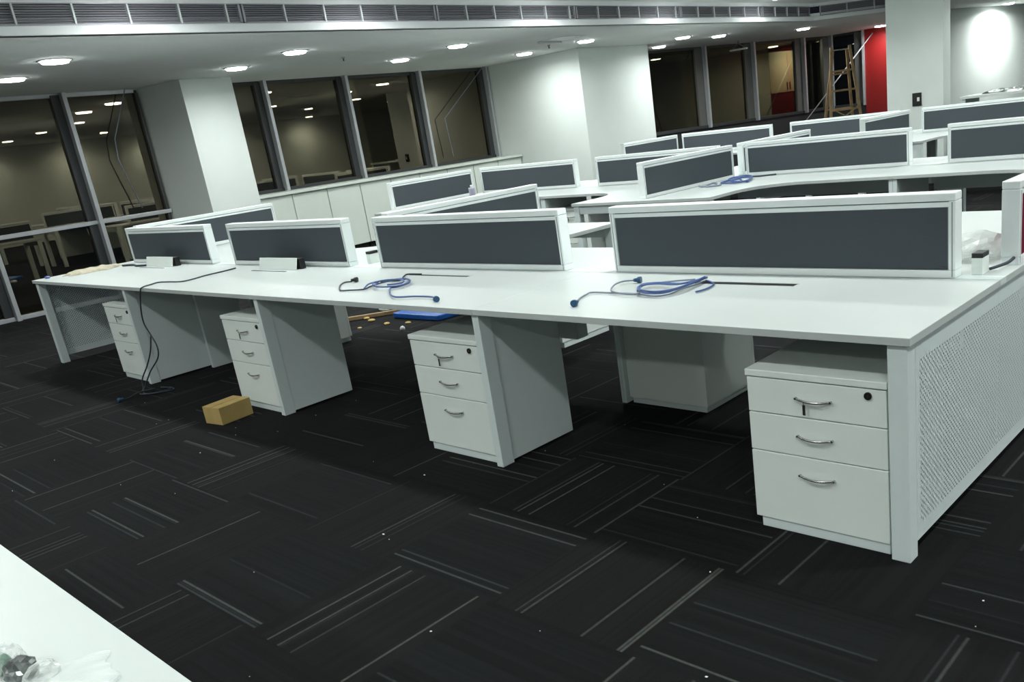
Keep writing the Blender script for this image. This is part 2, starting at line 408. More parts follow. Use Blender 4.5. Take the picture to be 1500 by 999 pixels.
SOFL = [(-9.72,-1.55,'out of frame at the left'), (-8.4,-1.55,'out of frame, inner row'),
 (-9.72,.93,'at the left picture edge, window row'), (-8.4,.92,'inner row, leftmost in view'), (-9.72,3.38,'in front of the boxed column'), (-8.4,3.41,'inner row, second in view'),
 (-9.72,5.85,'window row, above the middle windows'), (-8.4,5.80,'inner row, third in view'), (-9.70,8.31,'in front of the wide column, window row'), (-8.4,8.35,'inner row, before the wide column'),
 (-9.66,11.85,'beyond the wide column, by the far windows'), (-8.42,10.9,'inner row, just beyond the wide column'), (-8.4,11.98,'inner row, before the small metal fitting'),
 (-7.8,14.0,'above the wooden ladder'), (-7.72,17.3,'in front of the red wall')]
for x, y, l in SOFL: make_downlight(x, y, Z_SOF, SOFFIT_W*(.3 if y < 0 else .8 if y < 1 else 1.0), 'round white downlight in low ceiling, '+l, 'downlights in the low ceiling')
XN = {-6.40: 'beside the grille', -4.0: 'left row over the desks', -1.4: 'middle row over the desks', 1.2: 'row over the right desk ends', 3.9: 'row over the right aisle', 6.3: 'row by the right wall'}
YN = {-4.3: 'added behind the photographer as front fill', -1.9: 'over the photographer', 1.0: 'above the nearest bench', 3.2: 'between the two nearest benches', 5.8: 'above the middle bench', 8.3: 'before the farthest bench', 10.7: 'beyond the farthest bench', 13.4: 'level with the ladder', 16.5: 'level with the red wall'}
for x in (-6.40,-4.0,-1.4,1.2,3.9,6.3):
    for y in (-4.3,-1.9,1.0,3.2,5.8,8.3,10.7,13.4,16.5):
        if x == -6.40 and y > 12: continue
        w = UPPER_W
        if x == -6.40: w *= .85
        if y == -1.9: w *= .8
        if y < -4: w *= (.3 if x < -6 else 1.0 if x < -3 else 1.75)  # row behind the camera is added front fill for the drawer faces
        make_downlight(x, y, Z_UP, w, 'white high ceiling downlight, %s, %s' % (XN[x], YN[y]), 'downlights in the high ceiling', 140)
make_downlight(-6.60, 22.25, Z_UP, 60, 'round downlight washing the white recess wall', 'downlights in the high ceiling')
make_downlight(-3.5, 21.5, Z_UP, 65, 'round downlight added beyond the pillar as fill for the recess wall', 'downlights in the high ceiling')  # added fill lamp that brightens the recess and far walls

# ------------------------------------------------------------------ desks
W = 1.9501; SP = 0.83; TOP = .75; TH = .026; LEN_R = 1.60
def leg_post(par, x, y, wx=.065, wy=.065, z1=TOP-TH): return MB().box(x-wx/2, y-wy/2, 0, x+wx/2, y+wy/2, z1).build('leg', powder, par, bevel=.003)

def front_desk(k, label):
    """straight desk; local origin at the front left corner on the floor, k counted from the right end"""
    o = thing('office_desk', (-(k+1)*W, 0, 0), 0, label, 'desk', 'front desks of the nearest bench')
    MB().box(.0008, 0, TOP-TH, W-.0008, SP-.035, TOP).build('desktop', desk_mel, o, bevel=.0018)
    if k == 0:
        MB().box(W-.015-.063, .014, 0, W-.015, .074, TOP-TH).build('leg', powder, o, bevel=.003)
        # perforated end panel
        MB().box(W-.017, .074, .055, W-.0155, SP-.0005, TOP-TH-.002).build('perforated_side_panel', perf, o)
        fr = MB(); fr.box(W-.04, .075, .055, W-.018, SP-.09, .075); fr.box(W-.04, .075, .69, W-.018, SP-.09, TOP-TH-.001); fr.build('side_rail', powder, o)
    if k == 3:
        MB().box(.015, .014, 0, .078, .074, TOP-TH).build('leg', powder, o, bevel=.003)
        MB().box(.0155, .074, .055, .017, SP-.0005, TOP-TH-.002).build('perforated_side_panel', perf, o)
    if k == 3: MB().box(W*4-5.80, .47, 0, W*4-5.765, .80, TOP-TH-.001).build('spine_leg', powder, o, bevel=.002)
    if k < 3:
        MB().box(-.021, .012, 0, .021, .085, TOP-TH).build('leg', powder, o, bevel=.003)
        MB().box(-.014, .086, .012, .014, .50, TOP-TH).build('gable_panel', powder, o)
    MB().box(.08, SP-.10, TOP-TH-.05, W-.08, SP-.06, TOP-TH-.001).build('under_beam', powder, o)
    # cable slot with flap
    sx = W/2-.235 if k < 2 else W/2+.0
    if k < 2:
        sx0 = W-1.225 if k == 0 else 2*W-3.19; sx1 = sx0+.51
        z = TOP+.0006
        f = MB().box(sx0-.006, .602, TOP-.006, sx1+.006, .649, z).build('cable_slot', desk_mel, o)
        MB().box(sx0, .606, TOP-.004, sx1, .643 if k == 0 else .626, z+.0010).build('slot_gap', blackm, f)
    return o
front_desk(0, 'white straight desk at the right end with perforated side panel')
front_desk(1, 'white straight desk, second from the right end of the nearest bench')
front_desk(2, 'white straight desk, third from the right, with open cable lid')
front_desk(3, 'white straight desk at the far left end, crumpled paper on it')
# cable riser boxes hanging under the spine
for x0 in (-2.30, -6.75):
    tag(MB().box(x0, .70, .42 if x0 > -3 else .30, x0+.29, .78, TOP-TH-.052).build('cable_riser', powder, bevel=.002), 'white cable riser box hanging under the spine of the bench, ' + ('behind the second drawer unit' if x0 > -3 else 'by the left end'), 'cable box', 'cable riser boxes')

def flap(x0, x1, label):
    o = thing('cable_flap', (x0, .60, TOP), 0, label, 'cable lid', 'open cable lids')
    w = x1-x0
    MB().box(-.015, .0, 0, w-.05, .016, .002).build('slot_edge', darkc, o)
    MB().prism_x([(.055, .002), (.063, .002), (.085, .078), (.077, .078)], 0, w).build('lid', melamine, o, bevel=.001)
    MB().box(.01, .088, .002, w+.012, .13, .072).build('power_box', blackm, o, bevel=.002)
flap(-5.02, -4.52, 'raised white cable lid with black box behind it, middle-left desk')
flap(-6.98, -6.47, 'raised white cable lid with black box behind it, leftmost desk')

def l_desk(spine, k, side, d, dy, label, group, ret=True, rw=.77, L=LEN_R):
    """L-shaped desk. spine = y of bench spine, dy=+1 away from camera / -1 towards it,
    side=+1 return on the right (x=-k*W), -1 return on the left."""
    x_r = -k*W if side > 0 else -(k+1)*W
    o = thing('corner_desk' if ret else 'office_desk', (x_r, spine, 0), 0, label, 'desk', group)
    sx = -side
    P = lambda x, y: (sx*x, dy*y)
    pts = [P(.0008,.035), P(W-.0008,.035), P(W-.0008,d)]
    if ret:
        fr = .42
        for i in range(9):
            a = PI/2*i/8
            pts.append(P(rw+fr-fr*math.sin(a), d+fr-fr*math.cos(a)))
        pts += [P(rw, L), P(.0008, L)]
    else: pts.append(P(.0008, d))
    MB().prism(pts, TOP-TH, TOP).build('desktop', desk_mel, o, bevel=.0018)
    def bx(n, x0, y0, z0, x1, y1, z1, m=powder, bv=.003):
        a, b = P(x0,y0), P(x1,y1); return MB().box(a[0],a[1],z0,b[0],b[1],z1).build(n, m, o, bevel=bv)
    bx('leg', W-.034, d-.085, 0, W-.001, d-.012, TOP-TH)
    bx('gable_panel', W-.016, .10, .012, W-.001, d-.086, TOP-TH, bv=0)
    if ret:
        if not (spine > 5 and dy > 0):
            bx('leg', rw-.075, L-.075, 0, rw-.012, L-.012, TOP-TH)
            bx('leg', .001, L-.075, 0, .04, L-.012, TOP-TH)
        bx('end_rail', .041, L-.06, TOP-TH-.075, rw-.076, L-.02, TOP-TH-.001)
    else:
        bx('leg', .001, d-.085, 0, .064, d-.012, TOP-TH)
    if spine < 1 and k == 0: bx('perforated_side_panel', .0155, .0005, .055, .017, L-.075 , TOP-TH-.002, m=perf_rear, bv=0)
    if spine > 5 and spine < 6 and dy < 0: bx('modesty_panel', .05, .045, .54, W-.05, .059, TOP-TH-.051, bv=0)
    bx('under_beam', .10, .06, TOP-TH-.05, W-.08, .10, TOP-TH-.001, bv=0)
    return o
# near bench, far side
g1 = 'corner desks on the far side of the nearest bench'
l_desk(SP, 0, +1, .61, 1, 'white corner desk behind the nearest grey screen, maroon screen on its edge', g1)
l_desk(SP, 1, -1, .61, 1, 'white corner desk behind the second grey screen from the right', g1)
l_desk(SP, 2, +1, .61, 1, 'white corner desk behind the third grey screen from the right', g1)
l_desk(SP, 3, -1, .61, 1, 'white corner desk behind the leftmost grey screen', g1)
S2 = 5.20; S3 = 9.57
g2 = 'corner desks on the near side of the middle bench'
l_desk(S2, 0, +1, .80, -1, 'white corner desk of the middle bench running out of the right edge', g2)
l_desk(S2, 1, -1, .80, -1, 'white corner desk of the middle bench with blue cables on it', g2)
l_desk(S2, 2, +1, .80, -1, 'white corner desk of the middle bench, left of its oblique grey screen', g2)
l_desk(S2, 3, -1, .80, -1, 'white corner desk at the left end of the middle bench', g2)
g3 = 'desks on the far side of the middle bench'
l_desk(S2, 0, +1, .75, 1, 'white desk on the far side of the middle bench, right end', g3, ret=False)
l_desk(S2, 1, -1, .61, 1, 'white corner desk on far side of the middle bench, right of the sliver screen', g3)
l_desk(S2, 2, +1, .61, 1, 'white corner desk on far side of the middle bench, left of the sliver screen', g3)
l_desk(S2, 3, -1, .75, 1, 'white desk on the far side of the middle bench, left end', g3, ret=False)
g4 = 'desks of the farthest bench'
l_desk(S3, 0, +1, .80, -1, 'white corner desk of the farthest bench, right end', g4)
l_desk(S3, 1, -1, .80, -1, 'white corner desk of the farthest bench in front of the pillar', g4)
l_desk(S3, 2, +1, .80, -1, 'white corner desk of the farthest bench in front of the ladder', g4)
l_desk(S3, 3, -1, .80, -1, 'white corner desk at the left end of the farthest bench', g4)
for k, w_ in enumerate(('behind its right end', 'behind the pillar gap', 'toward the ladder', 'at its left end')):
    l_desk(S3, k, +1 if k % 2 == 0 else -1, .75, 1, 'white straight desk on the back of the farthest bench, '+w_, g4, ret=False)
# spine covers
for y, nm in ((SP, 'nearest'), (S2, 'middle'), (S3, 'farthest')):
    tag(MB().box(-4*W+.0005, y-.0340, TOP-.024, -.0008, y+.0340, TOP).build('spine_raceway', powder), 'white cable raceway strip along the spine of the %s bench' % nm, 'cable tray', 'spine raceways')

# ------------------------------------------------------------------ screens
H = 1.0606
def screen(x0, y0, x1, y1, label, group, fabm=fab, z0=TOP, h=None):
    """desk divider between two plan points"""
    a = Vector((x0,y0,0)); b = Vector((x1,y1,0)); d = b-a; L = d.length; h = h or (H-TOP)
    T0 = .033
    o = thing('desk_screen', (x0, y0, z0), math.atan2(d.y, d.x), label, 'desk screen', group)
    T = T0
    MB().box(0, -T, h-.030, L, T, h).build('top_rail', alu, o, bevel=.004)
    MB().box(.018, -T*.55, h-.034, L-.018, T*.55, h-.0302).build('rail_groove', groove_m, o)
    MB().box(.026, -T+.004, h-.052, L-.026, T-.004, h-.0345).build('inner_top_rail', alu, o, bevel=.002)
    MB().box(0, -T, .001, L, T, .030).build('bottom_rail', alu, o, bevel=.003)
    for s in (0, 1):
        xx = (0, .026) if s == 0 else (L-.026, L)
        MB().box(xx[0], -T, .0305, xx[1], T, h-.0305).build('end_post', alu, o, bevel=.003)
    for s in (-1, 1):
        for xx in (.010, L-.014): MB().box(xx, s*(T-.004), .006, xx+.004, s*(T+.0004), h-.034).build('post_groove', groove_m, o)
    MB().box(.027, -T+.009, .031, L-.027, T-.009, h-.0525).build('fabric_panel', fabm, o)
    for s in (-1, 1):
        for xx in (.0262, L-.0302): MB().box(xx, s*(T-.0085), .031, xx+.004, s*(T-.0065), h-.053).build('edge_groove', groove_m, o)
    return o
ga, gb = .165, .165
GA = 'grey screens on the spine of the nearest bench'
lab = ['large grey fabric desk screen on the nearest bench, rightmost', 'grey fabric desk screen on the nearest bench, second from the right', 'grey fabric desk screen behind the open cable lid, third from the right', 'grey fabric desk screen at the left end of the nearest bench']
xr = [(-1.787,-.158), (-3.735,-2.125), (-5.66,-4.075), (-7.60,-6.03)]
for (a, b), l in zip(xr, lab): screen(a, SP, b, SP, l, GA)
GR = 'oblique screens on the side returns'
screen(-.046, 1.045, -.046, 2.33, 'tall maroon fabric screen seen end-on at the right picture edge', GR, fab_red)
screen(-2*W+.02, 1.00, -2*W+.06, 2.35, 'long oblique grey screen right behind the second near screen', GR)
screen(-4*W+.035, .95, -4*W+.035, 2.35, 'oblique grey screen behind the leftmost near screens', GR)
GB = 'grey screens on the middle bench'
lab2 = ['grey fabric screen of the middle bench cut by the right edge', 'large grey fabric screen of the middle bench above the blue cables', 'grey screen of the middle bench hidden partly by the oblique screen', 'grey fabric screen at the left end of the middle bench']
for k, l in enumerate(lab2): screen(-(k+1)*W+.15, S2, -k*W-.17, S2, l, GB)
screen(-2*W+.0, 3.70, -2*W+.03, 5.09, 'oblique grey screen beside the blue cables on the middle bench', GR)
screen(-4*W+.03, 3.85, -4*W+.05, 5.10, 'oblique grey screen in front of the low cabinets, middle bench left end', GR)
screen(-2*W, 5.31, -2*W, 6.72, 'thin sliver of screen rising behind the large middle bench screen', GR)
GC = 'grey screens on the farthest bench'
lab3 = ['grey screen of the farthest bench outside the right edge', 'grey screen on the farthest bench right of the pillar switch', 'grey screen on the farthest bench in front of the ladder', 'grey screen on the farthest bench left of the ladder']
for k, l in enumerate(lab3):
    if k == 0: continue
    screen(-(k+1)*W+.15, S3, -k*W-.17, S3, l, GC)
screen(-2*W, S3-1.50, -2*W, S3-.12, 'grey side screen on the farthest bench below the pillar switch', GR)
screen(-4*W+.06, S3-1.44, -4*W+.10, S3-.12, 'small grey side screen at the left end of the farthest bench', GR)

# ------------------------------------------------------------------ mobile pedestals
def pedestal(label, group):
    """local origin: front left bottom corner; front faces -y; .50 wide"""
    o = thing('drawer_pedestal', (0,0,0), 0, label, 'drawer unit', group)
    w, dp, h = .505, .46, .595
    MB().box(.022, .006, 0, w-.004, dp-.02, .0375).build('plinth', powder, o, bevel=.002)
    MB().box(.003, .022, .038, w-.003, dp, h-.026).build('body', melamine, o)
    MB().box(-.002, -.004, h-.024, w+.001, dp+.004, h).build('top_board', melamine, o, bevel=.003)
    rows = [(.443, .567), (.301, .439), (.040, .297)]
    for i, (z0, z1) in enumerate(rows):
        d = MB().box(.003, .0, z0, w-.003, .021, z1).build('drawer', melamine, o, bevel=.0018)
        hx = .19; hz = (z0+z1)/2+(.004 if i < 2 else .062); hw = .125
        pts = []
        for q in range(13):
            t = q/12; pts.append((hx+hw*t, -.006-.013*math.sin(PI*t), hz-.005*math.sin(PI*t)))
        m = MB()
        m.tube(pts, .0042, 8); m.tube([(hx, .0, hz), (hx, -.010, hz)], .0042, 8); m.tube([(hx+hw, 0, hz), (hx+hw, -.010, hz)], .0042, 8)
        m.build('handle', chrome, d)
        if i == 0:
            m = MB().tube([(w-.062, .0, .545), (w-.062, -.006, .545)], .0125, 16); m.build('lock', blackm, d)
            MB().tube([(w-.062, -.0062, .545), (w-.062, -.0082, .545)], .005, 10).build('lock_barrel', chrome, d)
            m = MB(); m.box(hx+.030, -.016, hz-.052, hx+.040, -.013, hz-.016); m.tube([(hx+.035, -.014, hz-.018), (hx+.035, -.022, hz-.002)], .0012, 6)
            m.build('key', chrome, d)
    return o
p0 = pedestal('white three drawer unit under the right end desk', 'drawer units under the nearest bench'); p0.location = (-.594, .036, 0)
plab = [(-W-.548, .036, 'white three drawer unit beside the second leg from the right, keys on its handle'), (-2*W-.548, .036, 'white three drawer unit next to the small brown box'), (-3*W-.548, .036, 'leftmost white three drawer unit under the nearest bench')]
for x, y, l in plab:
    c = copy_tree(p0); c.location = (x, y, 0); c['label'] = l
for x, y, rz, l in ((-1.43, 1.42, PI, 'white drawer unit in shade seen from behind under the right desks'), (-W*3+.60, 1.42, PI, 'white drawer unit seen from behind under the left desks'),
                    (-3.15, 1.72, PI/2, 'white drawer unit under the return behind the second screen'), (-W*3+.05, 3.3+1.2, 0, 'white drawer unit under the middle bench, left end')):
    c = copy_tree(p0); c.location = (x, y, 0); c.rotation_euler.z = rz; c['label'] = l; c['group'] = 'drawer units in the shade'

# ------------------------------------------------------------------ near table and its clutter
nt_ = thing('office_desk', (-2.4, -2.85, 0), 0, 'white desk filling the bottom left corner of the photo', 'desk')
MB().box(0, 0, TOP-TH, 2.95, .828, TOP).build('desktop', desk_mel, nt_, bevel=.0018)
for x in (.02, 2.87): MB().box(x, .76, 0, x+.06, .82, TOP-TH).build('leg', powder, nt_, bevel=.003); MB().box(x, .02, 0, x+.06, .08, TOP-TH).build('leg', powder, nt_, bevel=.003)
def crumple(name, cx, cy, cz, rx, ry, rz, mat, seed, label, cat, sub=3, amp=.35, group=None):
    import bmesh
    bm = bmesh.new(); bmesh.ops.create_icosphere(bm, subdivisions=sub, radius=1)
    rnd = random.Random(seed)
    ks = [(Vector((rnd.uniform(-1,1), rnd.uniform(-1,1), rnd.uniform(-1,1))).normalized(), rnd.uniform(2.5, 7), rnd.uniform(0, 6)) for _ in range(9)]
    for v in bm.verts:
        p = v.co.normalized(); s = 1+amp*sum(abs(math.sin(p.dot(k)*f_+ph)) for k, f_, ph in ks)/9-amp*.5+rnd.uniform(-.05,.05)*amp*2
        v.co = Vector((p.x*rx*s, p.y*ry*s, max(p.z, -.6)*rz*s))
    zmin = min(v.co.z for v in bm.verts)
    for v in bm.verts: v.co.z -= zmin
    me = bpy.data.meshes.new(name); bm.to_mesh(me); bm.free(); me.materials.append(mat)
    o = bpy.data.objects.new(name, me); COL.objects.link(o); o.location = (cx, cy, cz)
    return tag(o, label, cat, group)
crumple('crumpled_wrapper', -.560, -2.178, TOP, .026, .024, .030, film, 3, 'clear crumpled wrapper ball at the bottom left corner', 'wrapper', amp=.6)
crumple('green_wrapper', -.580, -2.186, TOP, .018, .016, .020, greenp, 5, 'green scrap of wrapper in the bottom left clutter', 'wrapper')
crumple('foil_wrapper', -.522, -2.172, TOP, .026, .022, .022, silver, 9, 'dark silver crumpled foil in the bottom left clutter', 'wrapper', amp=.6)
crumple('plastic_wrapper', -.480, -2.155, TOP, .020, .024, .020, film, 12, 'small clear plastic scrap right of the foil', 'wrapper', amp=.6)
crumple('red_wrapper', -.604, -2.186, TOP, .018, .014, .010, redp, 15, 'dark red plastic scrap at the left picture edge', 'wrapper')
def sheet(name, x0, y0, x1, y1, z, mat, seed, amp, label, cat, n=26, rot=0, edge=.12, group=None):
    """thin crumpled sheet lying on a surface"""
    rnd = random.Random(seed); m = MB()
    ks = [(rnd.uniform(-30,30), rnd.uniform(-30,30), rnd.uniform(0,6)) for _ in range(7)]
    cx, cyy = (x0+x1)/2, (y0+y1)/2
    def pt(i, j, top):
        u_, v_ = i/n*2-1, j/n*2-1
        r_ = 1+edge*math.sin(5*math.atan2(v_, u_)+seed)+edge*.6*math.sin(9*math.atan2(v_, u_)+seed*2)
        # squircle
        sx = u_*math.sqrt(1-v_*v_*.42); sy = v_*math.sqrt(1-u_*u_*.42)
        X = sx*(x1-x0)/2*r_; Y = sy*(y1-y0)/2*r_
        hh = sum(abs(math.sin(a*X+b*Y+c)) for a, b, c in ks)/7
        e = max(abs(u_), abs(v_)); hh *= (1-e**4)*amp
        X, Y = X*math.cos(rot)-Y*math.sin(rot), X*math.sin(rot)+Y*math.cos(rot)
        return (X, Y, .001+hh+(.0012 if top else 0))
    for top in (0, 1):
        for j in range(n+1):
            for i in range(n+1): m.v.append(pt(i, j, top))
    q = (n+1)**2
    for j in range(n):
        for i in range(n):
            a = j*(n+1)+i; m.f.append((q+a, q+a+1, q+a+n+2, q+a+n+1)); m.f.append((a, a+n+1, a+n+2, a+1)); m.sm += [False, False]
    o = m.build(name, mat, loc=(cx, cyy, z)); return tag(o, label, cat, group)
sheet('plastic_sheet', -.52, -2.24, -.37, -2.07, TOP, film, 4, .012, 'clear crumpled plastic sheet beside the bottom left clutter', 'plastic sheet')

# ------------------------------------------------------------------ cables
def cable(name, paths, r, mat, label, group=None, plugs=(), pm=None):
    o = thing(name, Vector(paths[0][0]) if False else (0,0,0), 0, label, 'cable', group)
    m = MB()
    for p in paths: m.tube(smooth_path(p, 5), r, 7)
    m.build('cord', mat, o)
    for (p, d, s) in plugs:
        d = Vector(d).normalized(); p = Vector(p); q = MB()
        s *= .72; q.tube([p-d*s*.1, p+d*s*.55], .007, 14, r1=.011); q.tube([p+d*s*.55, p+d*s], .0145, 14)
        q.build('plug', pm or plug_b, o)
    return o
z = TOP+.0065
def fl_(l, zz=z): return [(x, y, zz) for x, y in l]
cable('power_cable', [fl_([(-1.465,.162),(-1.523,.238),(-1.554,.322),(-1.553,.359),(-1.447,.363),(-1.312,.364),(-1.201,.339),(-1.154,.38),(-1.159,.466),(-1.148,.576),(-1.15,.63)]),
    fl_([(-1.491,.576),(-1.538,.551),(-1.525,.475),(-1.455,.372),(-1.359,.333),(-1.285,.344),(-1.36,.457),(-1.357,.514),(-1.281,.579),(-1.194,.625)], z+.007)],
    .0038, grey_c, 'grey power cable with two blue plugs on the right end desk', 'cables on the desks', [((-1.465,.162,z+.008),(.25,-.9,0),.045), ((-1.491,.576,z+.008),(.95,.3,0),.045)])
cable('network_cable', [fl_([(-1.31,.375),(-1.369,.475),(-1.309,.52),(-1.194,.515),(-1.151,.594),(-1.143,.64),(-1.14,.522),(-1.142,.416),(-1.157,.345),(-1.237,.333),(-1.31,.375)], z+.013),
    fl_([(-1.30,.36),(-1.36,.45),(-1.31,.50),(-1.20,.50),(-1.16,.58),(-1.15,.62)], z+.013), fl_([(-1.28,.35),(-1.18,.335),(-1.13,.40),(-1.13,.52),(-1.14,.62)], z+.02),
    fl_([(-1.15,.64),(-1.072,.584),(-1.047,.498),(-1.059,.434)], z)],
    .0042, blue_c, 'coiled blue network cable on the right end desk', 'cables on the desks')
cable('power_cable', [fl_([(-3.439,.385),(-3.472,.359),(-3.417,.293),(-3.318,.222),(-3.236,.179),(-3.176,.192),(-3.09,.224),(-3.119,.287),(-3.14,.353),(-3.135,.423),(-3.069,.45),(-3.162,.549),(-3.195,.606),(-3.085,.615)])],
    .0042, darkc, 'dark looped cable with a black plug on the second desk', 'cables on the desks', [((-3.439,.385,z+.008),(.8,.5,0),.05)], blackm)
cable('network_cable', [fl_([(-2.315,.095),(-2.383,.133),(-2.512,.127),(-2.607,.099),(-2.687,.118),(-2.8,.187),(-2.895,.263),(-2.875,.291),(-2.885,.355),(-2.932,.417),(-3.034,.476),(-3.036,.447)], z+.004),
    fl_([(-3.049,.204),(-3.144,.298),(-3.148,.366),(-3.075,.293),(-2.995,.25),(-2.911,.26),(-2.857,.306),(-2.89,.381),(-2.95,.43),(-3.05,.45),(-3.12,.36)], z+.011),
    fl_([(-3.0,.235),(-3.10,.30),(-3.09,.37),(-2.98,.40),(-2.88,.33),(-2.93,.27)], z+.018)],
    .0045, blue_c, 'blue looped cable with a blue plug on the second desk', 'cables on the desks', [((-2.315,.095,z+.008),(.9,-.35,0),.045)])
cable('hanging_cable', [[(-5.36,.65,z),(-5.33,.55,z),(-5.31,.388,z),(-5.27,.30,z),(-5.26,.20,z),(-5.42,.173,z),(-5.52,.142,z),(-5.485,.072,z),(-5.45,.006,z-.002),(-5.46,-.014,TOP-.02),(-5.50,-.03,.60),(-5.52,-.03,.50),(-5.46,-.03,.42),(-5.38,-.04,.34),(-5.40,-.05,.26),(-5.52,-.08,.16),(-5.62,-.10,.06),(-5.60,-.14,.012),(-5.53,-.142,.008),(-5.46,-.10,.008),(-5.42,0.0,.008),(-5.52,.02,.008)],
    [(-5.46,-.03,.42),(-5.50,-.05,.30),(-5.62,-.06,.18),(-5.72,-.08,.08),(-5.70,-.10,.012),(-5.61,-.16,.008),(-5.52,-.17,.014),(-5.44,-.09,.014),(-5.46,.0,.014),(-5.58,-.02,.014)],
    [(-5.58,-.06,.02),(-5.60,-.17,.02),(-5.57,-.24,.012),(-5.553,-.30,.012)]],
    .0048, darkc, 'dark blue cable hanging off the desk edge and coiled on the carpet', None, [((-5.553,-.30,.018),(-.1,-1,0),.05)])
cable('network_cable', [fl_([(-3.34,4.53),(-3.45,4.60),(-3.60,4.80),(-3.67,4.68),(-3.62,4.52),(-3.46,4.50),(-3.40,4.60),(-3.52,4.86),(-3.62,4.95),(-3.70,4.88),(-3.60,4.66),(-3.42,4.52)], z+.006),
    fl_([(-3.40,4.48),(-3.52,4.55),(-3.68,4.74),(-3.72,4.92),(-3.64,5.00),(-3.50,4.86),(-3.38,4.62),(-3.36,4.50)], z+.014)], .008, blue_c, 'bundle of blue cables on the middle bench beside the oblique screen', 'cables on the desks')
cable('network_cable', [fl_([(-3.80,4.42),(-3.72,4.36),(-3.64,4.42),(-3.68,4.54),(-3.78,4.62),(-3.74,4.46),(-3.66,4.34),(-3.56,4.40),(-3.62,4.50)], z)], .007, grey_c, 'grey cable loops at the foot of the oblique middle bench screen', 'cables on the desks')
tag(MB().tube(smooth_path(fl_([(-3.60,5.00),(-3.5,4.98),(-3.43,5.03),(-3.36,5.06)], TOP+.009)), .008, 6).build('cable_stub', darkc), 'short dark cable end under the large middle bench screen', 'cable')

# ------------------------------------------------------------------ small things
bb = thing('cardboard_box', (-4.235, -.165, 0), math.radians(8), 'small brown cardboard box on the carpet by a drawer unit', 'box')
MB().box(-.085, -.11, 0, .085, .11, .105).build('body', kraft, bb, bevel=.003)
MB().box(-.0855, -.02, .1045, .0855, .02, .1062).build('tape', tape_m, bb)
MB().box(-.085, -.11, .1055, -.004, .11, .1075).build('flap', kraft, bb); MB().box(.004, -.11, .1055, .085, .11, .1075).build('flap', kraft, bb)
sheet('brown_paper', -8.15, .22, -7.15, .62, TOP, brown_paper, 6, .035, 'crumpled brown packing paper on the left end desk', 'packing paper', rot=.35, n=34) if False else None
bp_ = sheet('brown_paper', -7.72, .20, -7.42, .66, TOP, brown_paper, 6, .040, 'crumpled brown packing paper on the left end desk', 'packing paper', n=34, rot=.1)
tag(MB().tube(smooth_path(fl_([(-7.40,.62),(-7.25,.66),(-7.12,.63),(-6.98,.66)], TOP+.01)), .009, 8).build('cable_offcut', darkc), 'dark cable piece running from the brown paper', 'cable')
crumple('blue_wrapper', -7.71, .10, TOP, .035, .02, .012, blue_c, 21, 'small blue scrap at the left desk corner', 'wrapper')
def socket_box(x, y, label):
    o = thing('socket_box', (x, y, TOP), 0, label, 'socket box', 'socket boxes in the screen gaps')
    MB().box(-.02, -.035, 0, .02, .035, .062).build('body', melamine, o, bevel=.002); MB().box(-.02, -.035, .0625, .02, .035, .080).build('cap', blackm, o, bevel=.002)
socket_box(-.105, .90, 'small white box with black cap right of the nearest screen')
socket_box(-4.00, .93, 'small white box with black cap between the two left screens and the next')
crumple('plastic_bag', -.235, 1.22, TOP, .10, .15, .055, film, 31, 'crumpled clear plastic bag right of the nearest screen', 'plastic bag', amp=.5)
tag(MB().tube(smooth_path([( -.08,.93,TOP+.01),(-.04,.99,TOP+.02),(-.03,1.04,TOP+.03)]), .006, 8).build('cable_stub', darkc), 'short dark cable end by the small white box', 'cable')
# litter below
tag(MB().prism([(-5.60,2.08),(-4.98,2.10),(-4.95,2.5),(-5.35,2.65),(-5.64,2.4)], 0, .05).build('blue_plastic_pack', blue_pl, bevel=.01), 'flat blue plastic pack lying on the carpet behind the bench', 'plastic pack')
tag(MB().bar((-6.05,1.86,.02),(-5.66,2.36,.02), .045, .03).build('wood_strip', wood), 'short wooden strip on the carpet beside the blue pack', 'wood strip')
crumple('paper_scrap', -6.03, 2.30, 0, .06, .05, .03, paper_w, 41, 'white paper scrap on the carpet by the wooden strip', 'paper scrap')
crumple('paper_scrap', -5.06, 1.78, 0, .020, .020, .022, paper_w, 42, 'tiny white paper ball above the second drawer unit', 'paper scrap')
tag(MB().bar((-5.75,10.1-.6,.04),(-5.2,10.2-.6,.04), .08, .05).build('wood_strip', wood), 'wooden strip on the floor between the middle and far benches', 'wood strip')
bx2 = thing('cardboard_box', (-3.42, 5.9, 0), .3, 'orange brown box on the floor under the middle bench', 'box'); MB().box(-.15, -.1, 0, .15, .1, .18).build('body', kraft, bx2, bevel=.004)
bt = thing('bottle', (-6.9, 4.35, TOP), 0, 'small pale bottle with orange label between the two back left screens', 'bottle')
MB().tube([(0,0,0),(0,0,.005),(0,0,.13),(0,0,.15)], .035, 16).build('body', lav, bt); MB().tube([(0,0,.02),(0,0,.06)], .036, 16).build('label_band', orange, bt); MB().tube([(0,0,.15),(0,0,.18)], .013, 12).build('cap', paper_w, bt)
for q, (x, y, s_) in enumerate(((-5.75,1.95,.035), (-5.45,1.90,.03), (-5.6,1.72,.022), (-5.25,1.98,.028), (-5.9,2.0,.03))):
    crumple('paper_scrap', x, y, 0, s_, s_*.8, s_*.35, kraft, 60+q, 'small brown paper scrap on the carpet before the blue plastic pack', 'paper scrap', group='brown scraps before the blue pack')
